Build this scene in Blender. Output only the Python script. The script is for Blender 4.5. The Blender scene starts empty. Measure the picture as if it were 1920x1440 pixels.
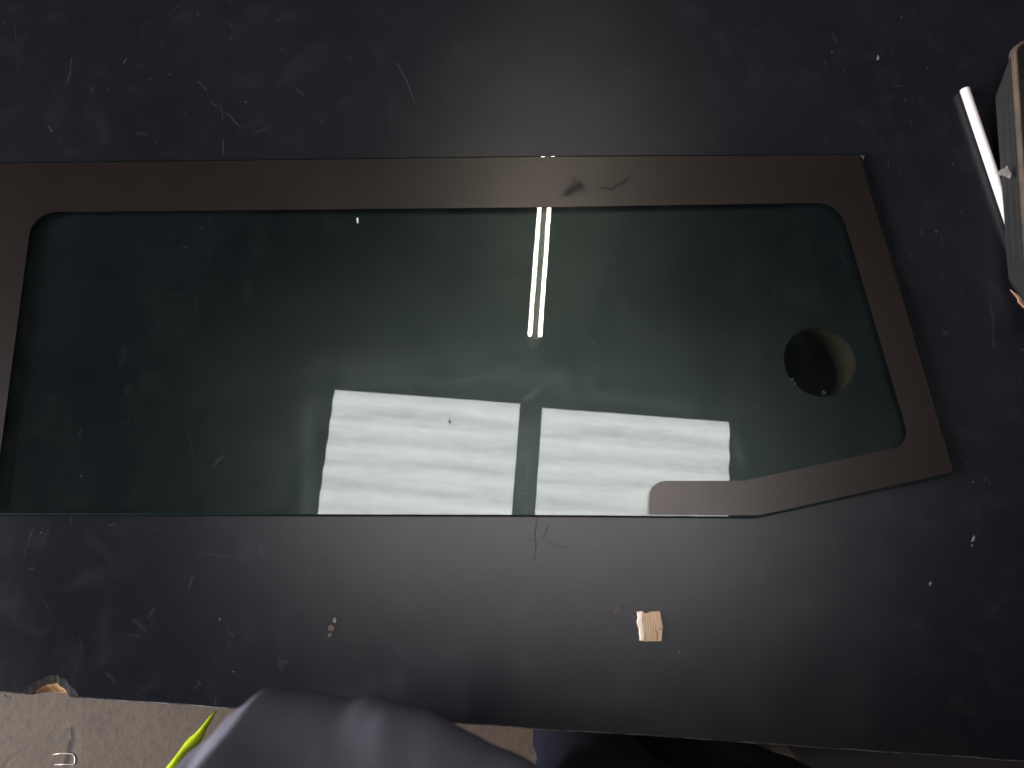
import bpy, bmesh, math, random
from mathutils import Vector, Matrix, noise
from mathutils.geometry import tessellate_polygon

random.seed(7)
S = bpy.context.scene
C = S.collection
R = math.radians

# ------------------------------------------------------------------ camera
T = 0.85                      # height of the workbench top
TILT = 14.0                   # camera tilted forward from straight down
FPX = 1445.0                  # focal length in pixels of the 1920 px wide photograph
CAM = Vector((0, 0, T + 0.700 * math.cos(R(TILT))))
cam_d = bpy.data.cameras.new('camera')
cam_d.sensor_width = 36.0
cam_d.lens = FPX / 1920 * 36.0
cam_d.clip_start = 0.01
cam_d.clip_end = 100
cam_d.dof.use_dof = True
cam_d.dof.focus_distance = 0.85
cam_d.dof.aperture_fstop = cam_d.lens / 1.8     # a phone's small opening
cam = bpy.data.objects.new('camera', cam_d)
C.objects.link(cam)
cam.location = CAM
cam.rotation_euler = (R(TILT), 0, 0)
S.camera = cam

# ------------------------------------------------------------------ world, colour management
w = bpy.data.worlds.new('World'); S.world = w; w.use_nodes = True
w.node_tree.nodes['Background'].inputs[0].default_value = (0.80, 0.88, 1.0, 1)
w.node_tree.nodes['Background'].inputs[1].default_value = 0.035
# added unseen fill lamp, brightens bench and loose things from the left
al = bpy.data.lights.new('fill_lamp', 'AREA'); al.shape = 'RECTANGLE'; al.size = 2.2; al.size_y = 2.6
al.energy = 620; al.color = (.95, .97, 1.0)
alo = bpy.data.objects.new('fill_lamp', al); C.objects.link(alo)
alo.location = (-4.6, -.5, 2.7)
alo.rotation_euler = (Vector((0, .2, T)) - alo.location).to_track_quat('-Z', 'Y').to_euler()
S.view_settings.view_transform = 'Standard'
S.view_settings.look = 'None'
S.view_settings.exposure = 0.0
S.view_settings.gamma = 1.0
S.cycles.max_bounces = 10
S.cycles.transparent_max_bounces = 16
S.cycles.sample_clamp_indirect = 6.0

SKY_EMIT = 10.0
TUBE_EMIT = 85.0


def at(px, py, z=T):
    """point of the place that the photograph shows at pixel px,py, on the level z"""
    x = (px - 960) / FPX
    y = -(py - 720) / FPX
    t = R(TILT)
    d = Vector((x, math.sin(t) + y * math.cos(t), -math.cos(t) + y * math.sin(t)))
    k = (CAM.z - z) / -d.z
    return Vector((d.x * k, d.y * k, z))


# ------------------------------------------------------------------ helpers
def mesh_obj(name, verts, faces, mats, parent=None, midx=None, smooth=False):
    me = bpy.data.meshes.new(name)
    me.from_pydata([tuple(v) for v in verts], [], faces)
    for m in (mats if isinstance(mats, (list, tuple)) else [mats]):
        me.materials.append(m)
    if midx:
        me.polygons.foreach_set('material_index', midx)
    if smooth:
        me.polygons.foreach_set('use_smooth', [True] * len(me.polygons))
    bm = bmesh.new(); bm.from_mesh(me)
    bmesh.ops.recalc_face_normals(bm, faces=bm.faces)
    bm.to_mesh(me); bm.free()
    o = bpy.data.objects.new(name, me)
    C.objects.link(o)
    if parent is not None:
        o.parent = parent
        o.matrix_parent_inverse = Matrix.Translation(-parent.location)
    return o


def tag(o, label, cat=None, group=None, kind=None):
    o['label'] = label
    if cat: o['category'] = cat
    if group: o['group'] = group
    if kind: o['kind'] = kind
    return o


def thing(name, loc, label, cat, group=None):
    o = bpy.data.objects.new(name, None)
    C.objects.link(o)
    o.location = loc
    return tag(o, label, cat, group)


def smooth_poly(pts, radii, n=8):
    """2-D outline with rounded corners; radii per corner (0 = sharp)"""
    out = []
    k = len(pts)
    for i, p in enumerate(pts):
        r = radii[i]
        p = Vector(p[:2]); a = Vector(pts[i - 1][:2]); b = Vector(pts[(i + 1) % k][:2])
        if r <= 0:
            out.append(p); continue
        u = (a - p); v = (b - p)
        lu, lv = u.length, v.length
        u.normalize(); v.normalize()
        ang = u.angle(v)
        d = min(r / math.tan(ang / 2), lu * .49, lv * .49)
        rr = d * math.tan(ang / 2)
        c = p + (u + v).normalized() * (rr / math.sin(ang / 2))
        s = p + u * d - c; e = p + v * d - c
        a0 = math.atan2(s.y, s.x); a1 = math.atan2(e.y, e.x)
        da = (a1 - a0 + math.pi) % (2 * math.pi) - math.pi
        for j in range(n + 1):
            t = a0 + da * j / n
            out.append(c + Vector((math.cos(t), math.sin(t))) * rr)
    return out


def area2(p):
    return sum(p[i - 1].x * p[i].y - p[i].x * p[i - 1].y for i in range(len(p))) / 2


def inset(p, d):
    """move a closed outline inwards by d (positive = inwards)"""
    sgn = 1 if area2(p) > 0 else -1
    out = []
    n = len(p)
    for i in range(n):
        a, b, c = p[i - 1], p[i], p[(i + 1) % n]
        e1 = (b - a); e2 = (c - b)
        if e1.length < 1e-9: e1 = e2
        if e2.length < 1e-9: e2 = e1
        n1 = Vector((-e1.y, e1.x)).normalized() * sgn
        n2 = Vector((-e2.y, e2.x)).normalized() * sgn
        m = n1 + n2
        if m.length < 1e-6: m = n1
        m.normalize()
        out.append(b + m * (d / max(.4, m.dot(n1))))
    return out


def fill(loops):
    """triangles of a flat outline with holes (loops of 2-D points) -> index triples over the joined loops"""
    return [tuple(t) for t in tessellate_polygon([[Vector((q.x, q.y, 0)) for q in l] for l in loops])]


def tube(path, rad, seg=10, cap=True, ref=Vector((0, 0, 1))):
    vs, fs = [], []
    n = len(path)
    for i, p in enumerate(path):
        p = Vector(p)
        d = Vector(path[min(i + 1, n - 1)]) - Vector(path[max(i - 1, 0)])
        d.normalize()
        a = d.cross(ref)
        if a.length < 1e-4: a = d.cross(Vector((1, 0, 0)))
        a.normalize(); b = d.cross(a)
        r = rad[i] if isinstance(rad, (list, tuple)) else rad
        for j in range(seg):
            t = 2 * math.pi * j / seg
            vs.append(p + a * (math.cos(t) * r) + b * (math.sin(t) * r))
    for i in range(n - 1):
        for j in range(seg):
            k = (j + 1) % seg
            fs.append((i * seg + j, i * seg + k, (i + 1) * seg + k, (i + 1) * seg + j))
    if cap:
        fs.append(tuple(range(seg))[::-1])
        fs.append(tuple((n - 1) * seg + j for j in range(seg)))
    return vs, fs


def box(c, s, rot=0.0):
    vs = []
    cr, sr = math.cos(rot), math.sin(rot)
    for z in (-.5, .5):
        for y in (-.5, .5):
            for x in (-.5, .5):
                X, Y = x * s[0], y * s[1]
                vs.append(Vector((c[0] + X * cr - Y * sr, c[1] + X * sr + Y * cr, c[2] + z * s[2])))
    fs = [(0, 2, 3, 1), (4, 5, 7, 6), (0, 1, 5, 4), (2, 6, 7, 3), (0, 4, 6, 2), (1, 3, 7, 5)]
    return vs, fs


# ------------------------------------------------------------------ materials
class NT:
    def __init__(s, name):
        s.m = bpy.data.materials.new(name); s.m.use_nodes = True
        s.t = s.m.node_tree
        s.bsdf = s.t.nodes['Principled BSDF']; s.out = s.t.nodes['Material Output']

    def n(s, typ, **kw):
        x = s.t.nodes.new(typ)
        for k, v in kw.items(): setattr(x, k, v)
        return x

    def l(s, a, b): s.t.links.new(a, b)

    def math(s, op, a, b=None, c=None, clamp=False):
        x = s.n('ShaderNodeMath', operation=op); x.use_clamp = clamp
        for i, v in enumerate((a, b, c)):
            if v is None: continue
            if isinstance(v, (int, float)): x.inputs[i].default_value = v
            else: s.l(v, x.inputs[i])
        return x.outputs[0]

    def mix(s, fac, a, b):
        x = s.n('ShaderNodeMix', data_type='RGBA')
        for i, v in ((0, fac), (6, a), (7, b)):
            if isinstance(v, (int, float)): x.inputs[i].default_value = v
            elif isinstance(v, tuple): x.inputs[i].default_value = (*v, 1) if len(v) == 3 else v
            else: s.l(v, x.inputs[i])
        return x.outputs[2]

    def noise(s, vec, scale, detail=4, rough=.55, dist=0.0):
        x = s.n('ShaderNodeTexNoise')
        x.inputs['Scale'].default_value = scale; x.inputs['Detail'].default_value = detail
        x.inputs['Roughness'].default_value = rough; x.inputs['Distortion'].default_value = dist
        if vec is not None: s.l(vec, x.inputs['Vector'])
        return x.outputs['Fac']

    def ramp(s, fac, lo, hi, a=0.0, b=1.0):
        x = s.n('ShaderNodeMapRange'); x.clamp = True
        s.l(fac, x.inputs[0])
        for i, v in ((1, lo), (2, hi), (3, a), (4, b)): x.inputs[i].default_value = v
        return x.outputs[0]

    def scale(s, vec, sc, rot=0.0):
        x = s.n('ShaderNodeMapping'); x.inputs['Scale'].default_value = sc
        x.inputs['Rotation'].default_value = (0, 0, rot)
        s.l(vec, x.inputs['Vector']); return x.outputs[0]

    def pos(s):
        return s.n('ShaderNodeNewGeometry').outputs['Position']

    def bump(s, h, strength, dist):
        x = s.n('ShaderNodeBump'); x.inputs['Strength'].default_value = strength
        x.inputs['Distance'].default_value = dist; s.l(h, x.inputs['Height']); return x.outputs[0]


def stroke_group():
    """mask of one stroke from A to B with a width: used for the scratches, scuffs and smudges"""
    g = bpy.data.node_groups.new('stroke', 'ShaderNodeTree')
    for n, t in (('P', 'NodeSocketVector'), ('A', 'NodeSocketVector'), ('B', 'NodeSocketVector'), ('W', 'NodeSocketFloat'), ('K', 'NodeSocketFloat'), ('Prev', 'NodeSocketFloat')):
        g.interface.new_socket(n, in_out='INPUT', socket_type=t)
    g.interface.new_socket('Mask', in_out='OUTPUT', socket_type='NodeSocketFloat')
    gi = g.nodes.new('NodeGroupInput'); go = g.nodes.new('NodeGroupOutput')
    def vm(op, a, b=None):
        x = g.nodes.new('ShaderNodeVectorMath'); x.operation = op
        g.links.new(a, x.inputs[0])
        if b is not None: g.links.new(b, x.inputs[1])
        return x
    pa = vm('SUBTRACT', gi.outputs['P'], gi.outputs['A']).outputs[0]
    ba = vm('SUBTRACT', gi.outputs['B'], gi.outputs['A']).outputs[0]
    d1 = vm('DOT_PRODUCT', pa, ba).outputs['Value']; d2 = vm('DOT_PRODUCT', ba, ba).outputs['Value']
    dv = g.nodes.new('ShaderNodeMath'); dv.operation = 'DIVIDE'; dv.use_clamp = True
    g.links.new(d1, dv.inputs[0]); g.links.new(d2, dv.inputs[1])
    sc = g.nodes.new('ShaderNodeVectorMath'); sc.operation = 'SCALE'
    g.links.new(ba, sc.inputs[0]); g.links.new(dv.outputs[0], sc.inputs['Scale'])
    ln = vm('DISTANCE', pa, sc.outputs[0]).outputs['Value']
    mr = g.nodes.new('ShaderNodeMapRange'); mr.interpolation_type = 'SMOOTHSTEP'
    g.links.new(ln, mr.inputs[0]); mr.inputs[1].default_value = 0.0
    g.links.new(gi.outputs['W'], mr.inputs[2]); g.links.new(gi.outputs['K'], mr.inputs[3]); mr.inputs[4].default_value = 0.0
    mx = g.nodes.new('ShaderNodeMath'); mx.operation = 'MAXIMUM'
    g.links.new(mr.outputs[0], mx.inputs[0]); g.links.new(gi.outputs['Prev'], mx.inputs[1])
    g.links.new(mx.outputs[0], go.inputs[0])
    return g


STROKE = stroke_group()


def strokes(nt, vec, items, z):
    """items: (px, py, px, py, width px, strength) of marks lying on level z"""
    prev = None
    for (ax, ay, bx_, by_, wd, k) in items:
        x = nt.n('ShaderNodeGroup'); x.node_tree = STROKE
        nt.l(vec, x.inputs['P'])
        A, B = at(ax, ay, z), at(bx_, by_, z)
        x.inputs['A'].default_value = (A.x, A.y, 0); x.inputs['B'].default_value = (B.x + 1e-5, B.y, 0)
        x.inputs['W'].default_value = wd * 0.5 * 0.0005; x.inputs['K'].default_value = k
        if prev is not None: nt.l(prev, x.inputs['Prev'])
        else: x.inputs['Prev'].default_value = 0
        prev = x.outputs[0]
    return prev


def flat_pos(nt, amp, scale):
    """world position with z dropped, slightly wobbled so that strokes are not ruler-straight"""
    p = nt.pos()
    f = nt.n('ShaderNodeVectorMath', operation='MULTIPLY'); nt.l(p, f.inputs[0]); f.inputs[1].default_value = (1, 1, 0)
    nz = nt.n('ShaderNodeTexNoise'); nz.inputs['Scale'].default_value = scale; nz.inputs['Detail'].default_value = 3
    nt.l(f.outputs[0], nz.inputs['Vector'])
    s = nt.n('ShaderNodeVectorMath', operation='SUBTRACT'); nt.l(nz.outputs['Color'], s.inputs[0]); s.inputs[1].default_value = (.5, .5, .5)
    m = nt.n('ShaderNodeVectorMath', operation='MULTIPLY'); nt.l(s.outputs[0], m.inputs[0]); m.inputs[1].default_value = (amp, amp, 0)
    a = nt.n('ShaderNodeVectorMath', operation='ADD'); nt.l(f.outputs[0], a.inputs[0]); nt.l(m.outputs[0], a.inputs[1])
    return f.outputs[0], a.outputs[0]


def plain(name, col, rough=.5, spec=.5, metal=0.0, var=0.0, scale=60, bump=0.0):
    nt = NT(name)
    b = nt.bsdf
    b.inputs['Roughness'].default_value = rough
    b.inputs['Specular IOR Level'].default_value = spec
    b.inputs['Metallic'].default_value = metal
    p = nt.n('ShaderNodeTexCoord').outputs['Object']
    f = nt.noise(p, scale, 5)
    lo = tuple(c * (1 - var) for c in col); hi = tuple(min(1, c * (1 + var)) for c in col)
    nt.l(nt.mix(nt.ramp(f, .3, .7), lo, hi), b.inputs['Base Color'])
    if bump:
        nt.l(nt.bump(nt.noise(p, scale * 4, 4), .5, bump), b.inputs['Normal'])
    return nt.m


def mat_bench():
    nt = NT('dark_phenolic_film')
    b = nt.bsdf
    flat, wob = flat_pos(nt, .006, 45)
    # fine random wear: stretched noise scratches in two directions and blotches of handling dirt
    s1 = nt.ramp(nt.noise(nt.scale(flat, (900, 40, 1), .12), 1.0, 2, .6), .70, .84)
    s2 = nt.ramp(nt.noise(nt.scale(flat, (60, 700, 1), .5), 1.0, 2, .6), .72, .86)
    patch = nt.ramp(nt.noise(flat, 9, 4), .45, .68)
    fine = nt.math('MULTIPLY', nt.math('MAXIMUM', s1, s2), patch)
    blot = nt.ramp(nt.noise(flat, 26, 6, .62, .6), .52, .76)
    cloud = nt.ramp(nt.noise(flat, 5, 5), .3, .7)
    base = nt.mix(cloud, (.0068, .0070, .0094), (.0108, .0108, .0140))
    base = nt.mix(nt.math('MULTIPLY', blot, .35), base, (.024, .024, .027))
    base = nt.mix(nt.math('MULTIPLY', fine, .8), base, (.060, .060, .062))
    nt.t.nodes.remove(b)
    df = nt.n('ShaderNodeBsdfDiffuse'); nt.l(base, df.inputs[0])
    gl = nt.n('ShaderNodeBsdfGlossy', distribution='BECKMANN')
    ro = nt.ramp(nt.noise(flat, 14, 5), .3, .7, .295, .325)
    nt.l(nt.math('ADD', ro, nt.math('MULTIPLY', blot, .015)), gl.inputs['Roughness'])
    gr = nt.noise(nt.scale(flat, (700, 120, 1)), 1.0, 3)
    h = nt.math('SUBTRACT', nt.math('MULTIPLY', gr, .25), nt.math('MULTIPLY', fine, .4))
    nb_ = nt.bump(h, .25, .0003)
    nt.l(nb_, gl.inputs['Normal']); nt.l(nb_, df.inputs['Normal'])
    fr = nt.n('ShaderNodeFresnel'); fr.inputs['IOR'].default_value = 1.45
    mx = nt.n('ShaderNodeMixShader'); nt.l(fr.outputs[0], mx.inputs[0]); nt.l(df.outputs[0], mx.inputs[1]); nt.l(gl.outputs[0], mx.inputs[2])
    nt.l(mx.outputs[0], nt.out.inputs[0])
    return nt.m


def mat_bench_edge():
    nt = NT('worn_bench_edge')
    p = nt.pos()
    f = nt.ramp(nt.noise(p, 60, 5, .65), .42, .62)
    nt.l(nt.mix(f, (.03, .028, .03), (.20, .19, .19)), nt.bsdf.inputs['Base Color'])
    nt.bsdf.inputs['Roughness'].default_value = .6
    nt.l(nt.bump(nt.noise(p, 300, 3), .4, .0008), nt.bsdf.inputs['Normal'])
    return nt.m


def mat_plywood(name, a, b_, scale=(1, 1, 420)):
    nt = NT(name)
    p = nt.pos()
    lay = nt.ramp(nt.noise(nt.scale(p, scale), 1.0, 2), .35, .65)
    gr = nt.noise(p, 240, 5)
    nt.l(nt.mix(nt.math('MULTIPLY', nt.math('ADD', lay, gr), .5), a, b_), nt.bsdf.inputs['Base Color'])
    nt.bsdf.inputs['Roughness'].default_value = .8
    nt.l(nt.bump(gr, .6, .002), nt.bsdf.inputs['Normal'])
    return nt.m


def mat_glass():
    nt = NT('green_tinted_glass')
    nt.t.nodes.remove(nt.bsdf)
    flat, wob = flat_pos(nt, .02, 12)
    lw = nt.n('ShaderNodeLayerWeight'); lw.inputs['Blend'].default_value = .5
    f5 = nt.math('POWER', lw.outputs['Facing'], 5)
    fac = nt.math('MULTIPLY_ADD', f5, .95, .043)
    tr = nt.n('ShaderNodeBsdfTransparent'); tr.inputs[0].default_value = (.81, .885, .85, 1)
    gl = nt.n('ShaderNodeBsdfGlossy'); gl.inputs['Roughness'].default_value = 0.0
    # a film of dust and wiping marks, plus faint reflections painted as strokes
    smear = nt.ramp(nt.noise(nt.scale(flat, (16, 9, 1), -.15), 1.0, 6, .66, 1.2), .42, .72)
    wipe_and_reflection = strokes(nt, wob, [(985, 750, 1010, 728, 14, .8), (1010, 728, 1060, 692, 9, .6), (640, 722, 800, 706, 30, .35), (800, 722, 900, 712, 10, .5), (650, 700, 760, 696, 26, .3), (980, 676, 1012, 676, 10, .7),
                              (990, 800, 985, 960, 60, .3), (560, 690, 900, 672, 60, .25), (900, 700, 1100, 715, 80, .3), (1040, 730, 1300, 760, 40, .25), (700, 655, 960, 640, 50, .15), (1120, 690, 1250, 700, 50, .15), (585, 760, 570, 960, 44, .45), (1385, 830, 1392, 870, 22, .5), (1000, 650, 1000, 655, 36, .4)], T + .006)
    off = strokes(nt, wob, [(1075, 692, 1095, 745, 22, .8), (792, 714, 804, 740, 9, .9)], T + .006)
    d = nt.math('ADD', nt.math('MULTIPLY', smear, .75), nt.math('MULTIPLY', wipe_and_reflection, 1.9))
    d = nt.math('ADD', d, .16)
    d = nt.math('MULTIPLY', d, nt.math('SUBTRACT', 1.0, off))
    rg = nt.n('ShaderNodeBsdfGlossy'); rg.inputs['Roughness'].default_value = .23
    rg.inputs[0].default_value = (.82, .95, .92, 1)
    df = nt.n('ShaderNodeBsdfDiffuse'); df.inputs[0].default_value = (.16, .18, .175, 1)
    dm = nt.n('ShaderNodeMixShader'); dm.inputs[0].default_value = .55
    nt.l(rg.outputs[0], dm.inputs[1]); nt.l(df.outputs[0], dm.inputs[2])
    m1 = nt.n('ShaderNodeMixShader'); nt.l(nt.math('MULTIPLY', d, .021), m1.inputs[0])
    nt.l(tr.outputs[0], m1.inputs[1]); nt.l(dm.outputs[0], m1.inputs[2])
    m2 = nt.n('ShaderNodeMixShader'); nt.l(fac, m2.inputs[0])
    nt.l(m1.outputs[0], m2.inputs[1]); nt.l(gl.outputs[0], m2.inputs[2])
    # very slight float-glass waviness
    nt.l(nt.bump(nt.noise(flat, 16, 2), .02, .0006), gl.inputs['Normal'])
    nt.l(m2.outputs[0], nt.out.inputs[0])
    return nt.m


def mat_frit():
    nt = NT('brown_black_ceramic_frit')
    b = nt.bsdf
    flat, wob = flat_pos(nt, .022, 30)
    sm = strokes(nt, wob, [(1060, 366, 1086, 350, 30, .95), (1080, 350, 1076, 338, 20, .5), (1125, 350, 1150, 357, 9, .7), (1150, 355, 1178, 338, 16, .8), (1175, 340, 1190, 332, 14, .35),
                           (1050, 372, 1062, 366, 14, .5)], T + .0068)
    cl = nt.ramp(nt.noise(flat, 7, 4), .3, .7)
    base = nt.mix(cl, (.0062, .0038, .0029), (.0082, .0051, .0039))
    base = nt.mix(nt.math('MULTIPLY', sm, .75), base, (.006, .005, .005))
    nt.l(base, b.inputs['Base Color'])
    b.inputs['Specular Tint'].default_value = (1.0, .935, .90, 1)
    nt.l(nt.math('ADD', nt.ramp(nt.noise(flat, 24, 4), .3, .7, .285, .31), nt.math('MULTIPLY', sm, .22)), b.inputs['Roughness'])
    sp = nt.math('SUBTRACT', .5, nt.math('MULTIPLY', sm, .24)); nt.l(sp, b.inputs['Specular IOR Level'])
    return nt.m


def mat_floor():
    nt = NT('concrete_floor')
    flat, wob = flat_pos(nt, .02, 18)
    a = nt.noise(flat, 9, 6, .6); c = nt.noise(flat, 60, 5, .6)
    base = nt.mix(nt.ramp(a, .3, .7), (.060, .039, .0245), (.086, .057, .037))
    base = nt.mix(nt.ramp(c, .52, .72, 0, .6), base, (.036, .027, .021))
    pits = nt.ramp(nt.noise(flat, 210, 2), .70, .76); base = nt.mix(nt.math('MULTIPLY', pits, .6), base, (.022, .016, .014))
    st = strokes(nt, wob, [(141, 1366, 143, 1398, 34, .65), (140, 1392, 130, 1428, 50, .85), (20, 1420, 8, 1440, 34, .3), (12, 1306, 20, 1310, 16, .6), (60, 1352, 62, 1360, 40, .25), (95, 1380, 98, 1385, 50, .3)], 0)
    base = nt.mix(st, base, (.014, .010, .009))
    ring = strokes(nt, wob, [(134, 1362, 132, 1382, 9, .7), (151, 1374, 155, 1398, 12, .5), (118, 1360, 130, 1354, 30, .3)], 0)
    base = nt.mix(ring, base, (.11, .095, .08))
    nt.l(base, nt.bsdf.inputs['Base Color'])
    nt.bsdf.inputs['Roughness'].default_value = .75
    nt.l(nt.bump(nt.math('SUBTRACT', c, st), .4, .004), nt.bsdf.inputs['Normal'])
    return nt.m


def mat_emit(name, col, strength):
    nt = NT(name)
    nt.t.nodes.remove(nt.bsdf)
    e = nt.n('ShaderNodeEmission'); e.inputs[0].default_value = (*col, 1); e.inputs[1].default_value = strength
    nt.l(e.outputs[0], nt.out.inputs[0])
    return nt, e


def mat_skylight():
    nt, e = mat_emit('translucent_corrugated_sheet', (1.0, .955, .965), SKY_EMIT)
    p = nt.n('ShaderNodeTexCoord').outputs['Object']
    streak = nt.ramp(nt.noise(nt.scale(p, (1.3, 17, 1)), 1.0, 5, .62, .3), .36, .66)
    fib = nt.ramp(nt.noise(nt.scale(p, (14, 95, 1)), 1.0, 3, .65), .58, .70)
    mot = nt.ramp(nt.noise(nt.scale(p, (10, 22, 1)), 1.0, 7, .75, .7), .35, .68)
    wv = nt.n('ShaderNodeTexWave', wave_type='BANDS', bands_direction='Y'); wv.inputs['Scale'].default_value = 2.15
    wv.inputs['Distortion'].default_value = 1.2; wv.inputs['Detail'].default_value = 2
    nt.l(p, wv.inputs['Vector'])
    v = nt.math('ADD', nt.math('MULTIPLY', streak, .20), nt.math('MULTIPLY', fib, .28))
    v = nt.math('ADD', v, nt.math('MULTIPLY', mot, .17))
    v = nt.math('ADD', v, nt.math('MULTIPLY', wv.outputs['Fac'], .18))
    v = nt.math('ADD', v, .64)
    nt.l(nt.math('MULTIPLY', v, SKY_EMIT), e.inputs[1])
    return nt.m


def mat_cloth(name, a, b_, scale=900):
    nt = NT(name)
    p = nt.n('ShaderNodeTexCoord').outputs['Object']
    f = nt.noise(p, 12, 4); g = nt.noise(p, scale, 2)
    nt.l(nt.mix(nt.math('MULTIPLY', nt.math('ADD', f, g), .5), a, b_), nt.bsdf.inputs['Base Color'])
    nt.bsdf.inputs['Roughness'].default_value = .85
    nt.bsdf.inputs['Specular IOR Level'].default_value = .15
    nt.bsdf.inputs['Sheen Weight'].default_value = .0
    nt.l(nt.bump(g, .3, .0008), nt.bsdf.inputs['Normal'])
    return nt.m


def mat_glass_rear():
    nt = NT('green_tinted_glass_rear')
    nt.t.nodes.remove(nt.bsdf)
    lw = nt.n('ShaderNodeLayerWeight'); lw.inputs['Blend'].default_value = .5
    fac = nt.math('MULTIPLY_ADD', nt.math('POWER', lw.outputs['Facing'], 5), .95, .043)
    tr = nt.n('ShaderNodeBsdfTransparent'); tr.inputs[0].default_value = (.81, .885, .85, 1)
    gl = nt.n('ShaderNodeBsdfGlossy'); gl.inputs['Roughness'].default_value = 0.0
    m2 = nt.n('ShaderNodeMixShader'); nt.l(fac, m2.inputs[0]); nt.l(tr.outputs[0], m2.inputs[1]); nt.l(gl.outputs[0], m2.inputs[2])
    nt.l(m2.outputs[0], nt.out.inputs[0])
    return nt.m


M = dict(
    bench=mat_bench(), edge=mat_bench_edge(),
    ply=mat_plywood('raw_plywood', (.26, .13, .05), (.56, .33, .15)),
    plydark=mat_plywood('dark_plywood', (.018, .008, .003), (.044, .020, .007)),  # darker brown plywood for the hole wall and lower edge
    rim=plain('scuffed_film_rim', (.016, .010, .0095), .7, .15, var=.5, scale=300),
    steel=plain('painted_steel', (.008, .007, .007), .5, var=.3),
    glass=mat_glass(), glassrear=mat_glass_rear(), frit=mat_frit(),
    glassedge=plain('ground_glass_edge', (.008, .014, .012), .34, .4, var=.3, scale=200),
    rubber=plain('black_rubber', (.01, .01, .01), .8),
    floor=mat_floor(), sky=mat_skylight(),
    alu=plain('grey_enamelled_steel', (.045, .045, .042), .45, var=.1),
    cap=plain('grey_tube_cap', (.25, .25, .25), .4),
    rod=plain('white_plastic', (.66, .60, .59), .5, var=.04, scale=40),
    tray=plain('dark_grey_plastic', (.0075, .0064, .0060), .55, var=.25, scale=90, bump=.0004),
    trayin=plain('dirty_grey_plastic', (.016, .014, .013), .6, var=.5, scale=45, bump=.0004),
    trayrim=plain('tan_stained_rim', (.060, .041, .028), .6, var=.4, scale=55, bump=.0004),
    scrap=plain('grey_torn_film', (.22, .19, .175), .6, var=.35, scale=250),
    card=plain('brown_cardboard', (.28, .15, .09), .8, var=.25, scale=180),
    flake=plain('pale_flake', (.11, .11, .105), .7, var=.3, scale=300),
    crumb=plain('brown_crumb', (.060, .042, .032), .8, var=.4, scale=500),
    dust=plain('pale_dust', (.10, .10, .10), .8, var=.4, scale=500),
    black=plain('black_grit', (.006, .006, .006), .7),
    wire=plain('bright_wire', (.75, .72, .68), .3, metal=.6),
    jacket=mat_cloth('grey_lavender_cloth', (.115, .108, .136), (.165, .156, .192)),
    trouser=mat_cloth('navy_cloth', (.0035, .004, .010), (.006, .0065, .017)),
    boot=plain('black_leather', (.012, .012, .012), .45, var=.3),
    lime=mat_cloth('lime_piping', (.30, .38, .008), (.40, .50, .015)),
)

# ------------------------------------------------------------------ floor
v, f_ = box((0, 0, -.05), (7, 7, .1))
fl = mesh_obj('floor', v, f_, M['floor']); fl['kind'] = 'structure'; fl['label'] = 'brownish worn concrete floor below the bench edge'

# ------------------------------------------------------------------ the light of the place, seen mirrored in the glass
H = 4.85                                     # level of the roof lights and of the fluorescent fitting
ZG = T + 0.0065                              # upper face of the glass


def mirrored(px, py, h=H):
    """point on level h that the pane mirrors to pixel px,py"""
    p = at(px, py, 2 * ZG - h)
    return Vector((p.x, p.y, h))


YAW = R(-4.4)
ux = Vector((math.cos(YAW), math.sin(YAW), 0)); uy = Vector((-ux.y, ux.x, 0))


def roof_light(px_l, px_r, label):
    a, b = mirrored(*px_l), mirrored(*px_r)
    L = .88
    width = (b - a).dot(ux)
    cen = a + ux * width / 2 - uy * L / 2
    vs, fs = [], []
    n, pitch, dep = 48, .146, .012
    for i in range(n + 1):
        y = -L / 2 + L * i / n
        z = dep * math.cos(2 * math.pi * y / pitch)
        for x in (-width / 2, width / 2):
            vs.append(Vector((x, y, z)))
    for i in range(n):
        fs.append((2 * i, 2 * i + 1, 2 * i + 3, 2 * i + 2))
    o = mesh_obj('roof_light', vs, fs, M['sky'], smooth=True)
    o.location = cen; o.rotation_euler = (0, 0, YAW)
    tag(o, label, 'roof light', 'corrugated roof lights mirrored in the glass')
    return o


roof_light((627, 730), (975, 760), 'left bright corrugated roof light mirrored in the glass')
roof_light((1017, 764), (1368, 793), 'right bright corrugated roof light mirrored beside the band tongue')

tl = mirrored(993, 635); tr_ = mirrored(1012, 638)
ft = thing('fluorescent_fitting', (0, 0, 0), 'lit twin tube fluorescent fitting mirrored as two white bars in glass', 'light')
ft.location = (tl + tr_) / 2
LT = 1.50
half = (tr_ - tl).dot(ux) / 2
emt, e_ = mat_emit('lit_fluorescent_tube', (1.0, .93, .79), TUBE_EMIT)
mid = (tl + tr_) / 2
for s in (-1, 1):
    p0 = mid + ux * (half * s)
    v, f_ = tube([p0 + uy * .02, p0 + uy * (LT - .02)], .0112, 14)
    t_ = mesh_obj('tube', v, f_, emt.m, ft, smooth=False)
    for q in (p0, p0 + uy * LT):
        k = 1 if q is p0 else -1
        v, f_ = tube([q - uy * (.012 * k), q + uy * (.02 * k)], .0135, 14)
        mesh_obj('end_cap', v, f_, M['cap'], ft)
c = mid + uy * LT / 2 + Vector((0, 0, .05))
v, f_ = box(c, (.055, LT + .08, .05), YAW)
mesh_obj('housing', v, f_, M['alu'], ft)
for k in (.42, .56, .60):
    q = mid + uy * (LT * k * .7) + Vector((0, 0, .022))
    v, f_ = box(q, (.03, .018, .01), YAW)
    mesh_obj('clip', v, f_, M['cap'], ft)

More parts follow.
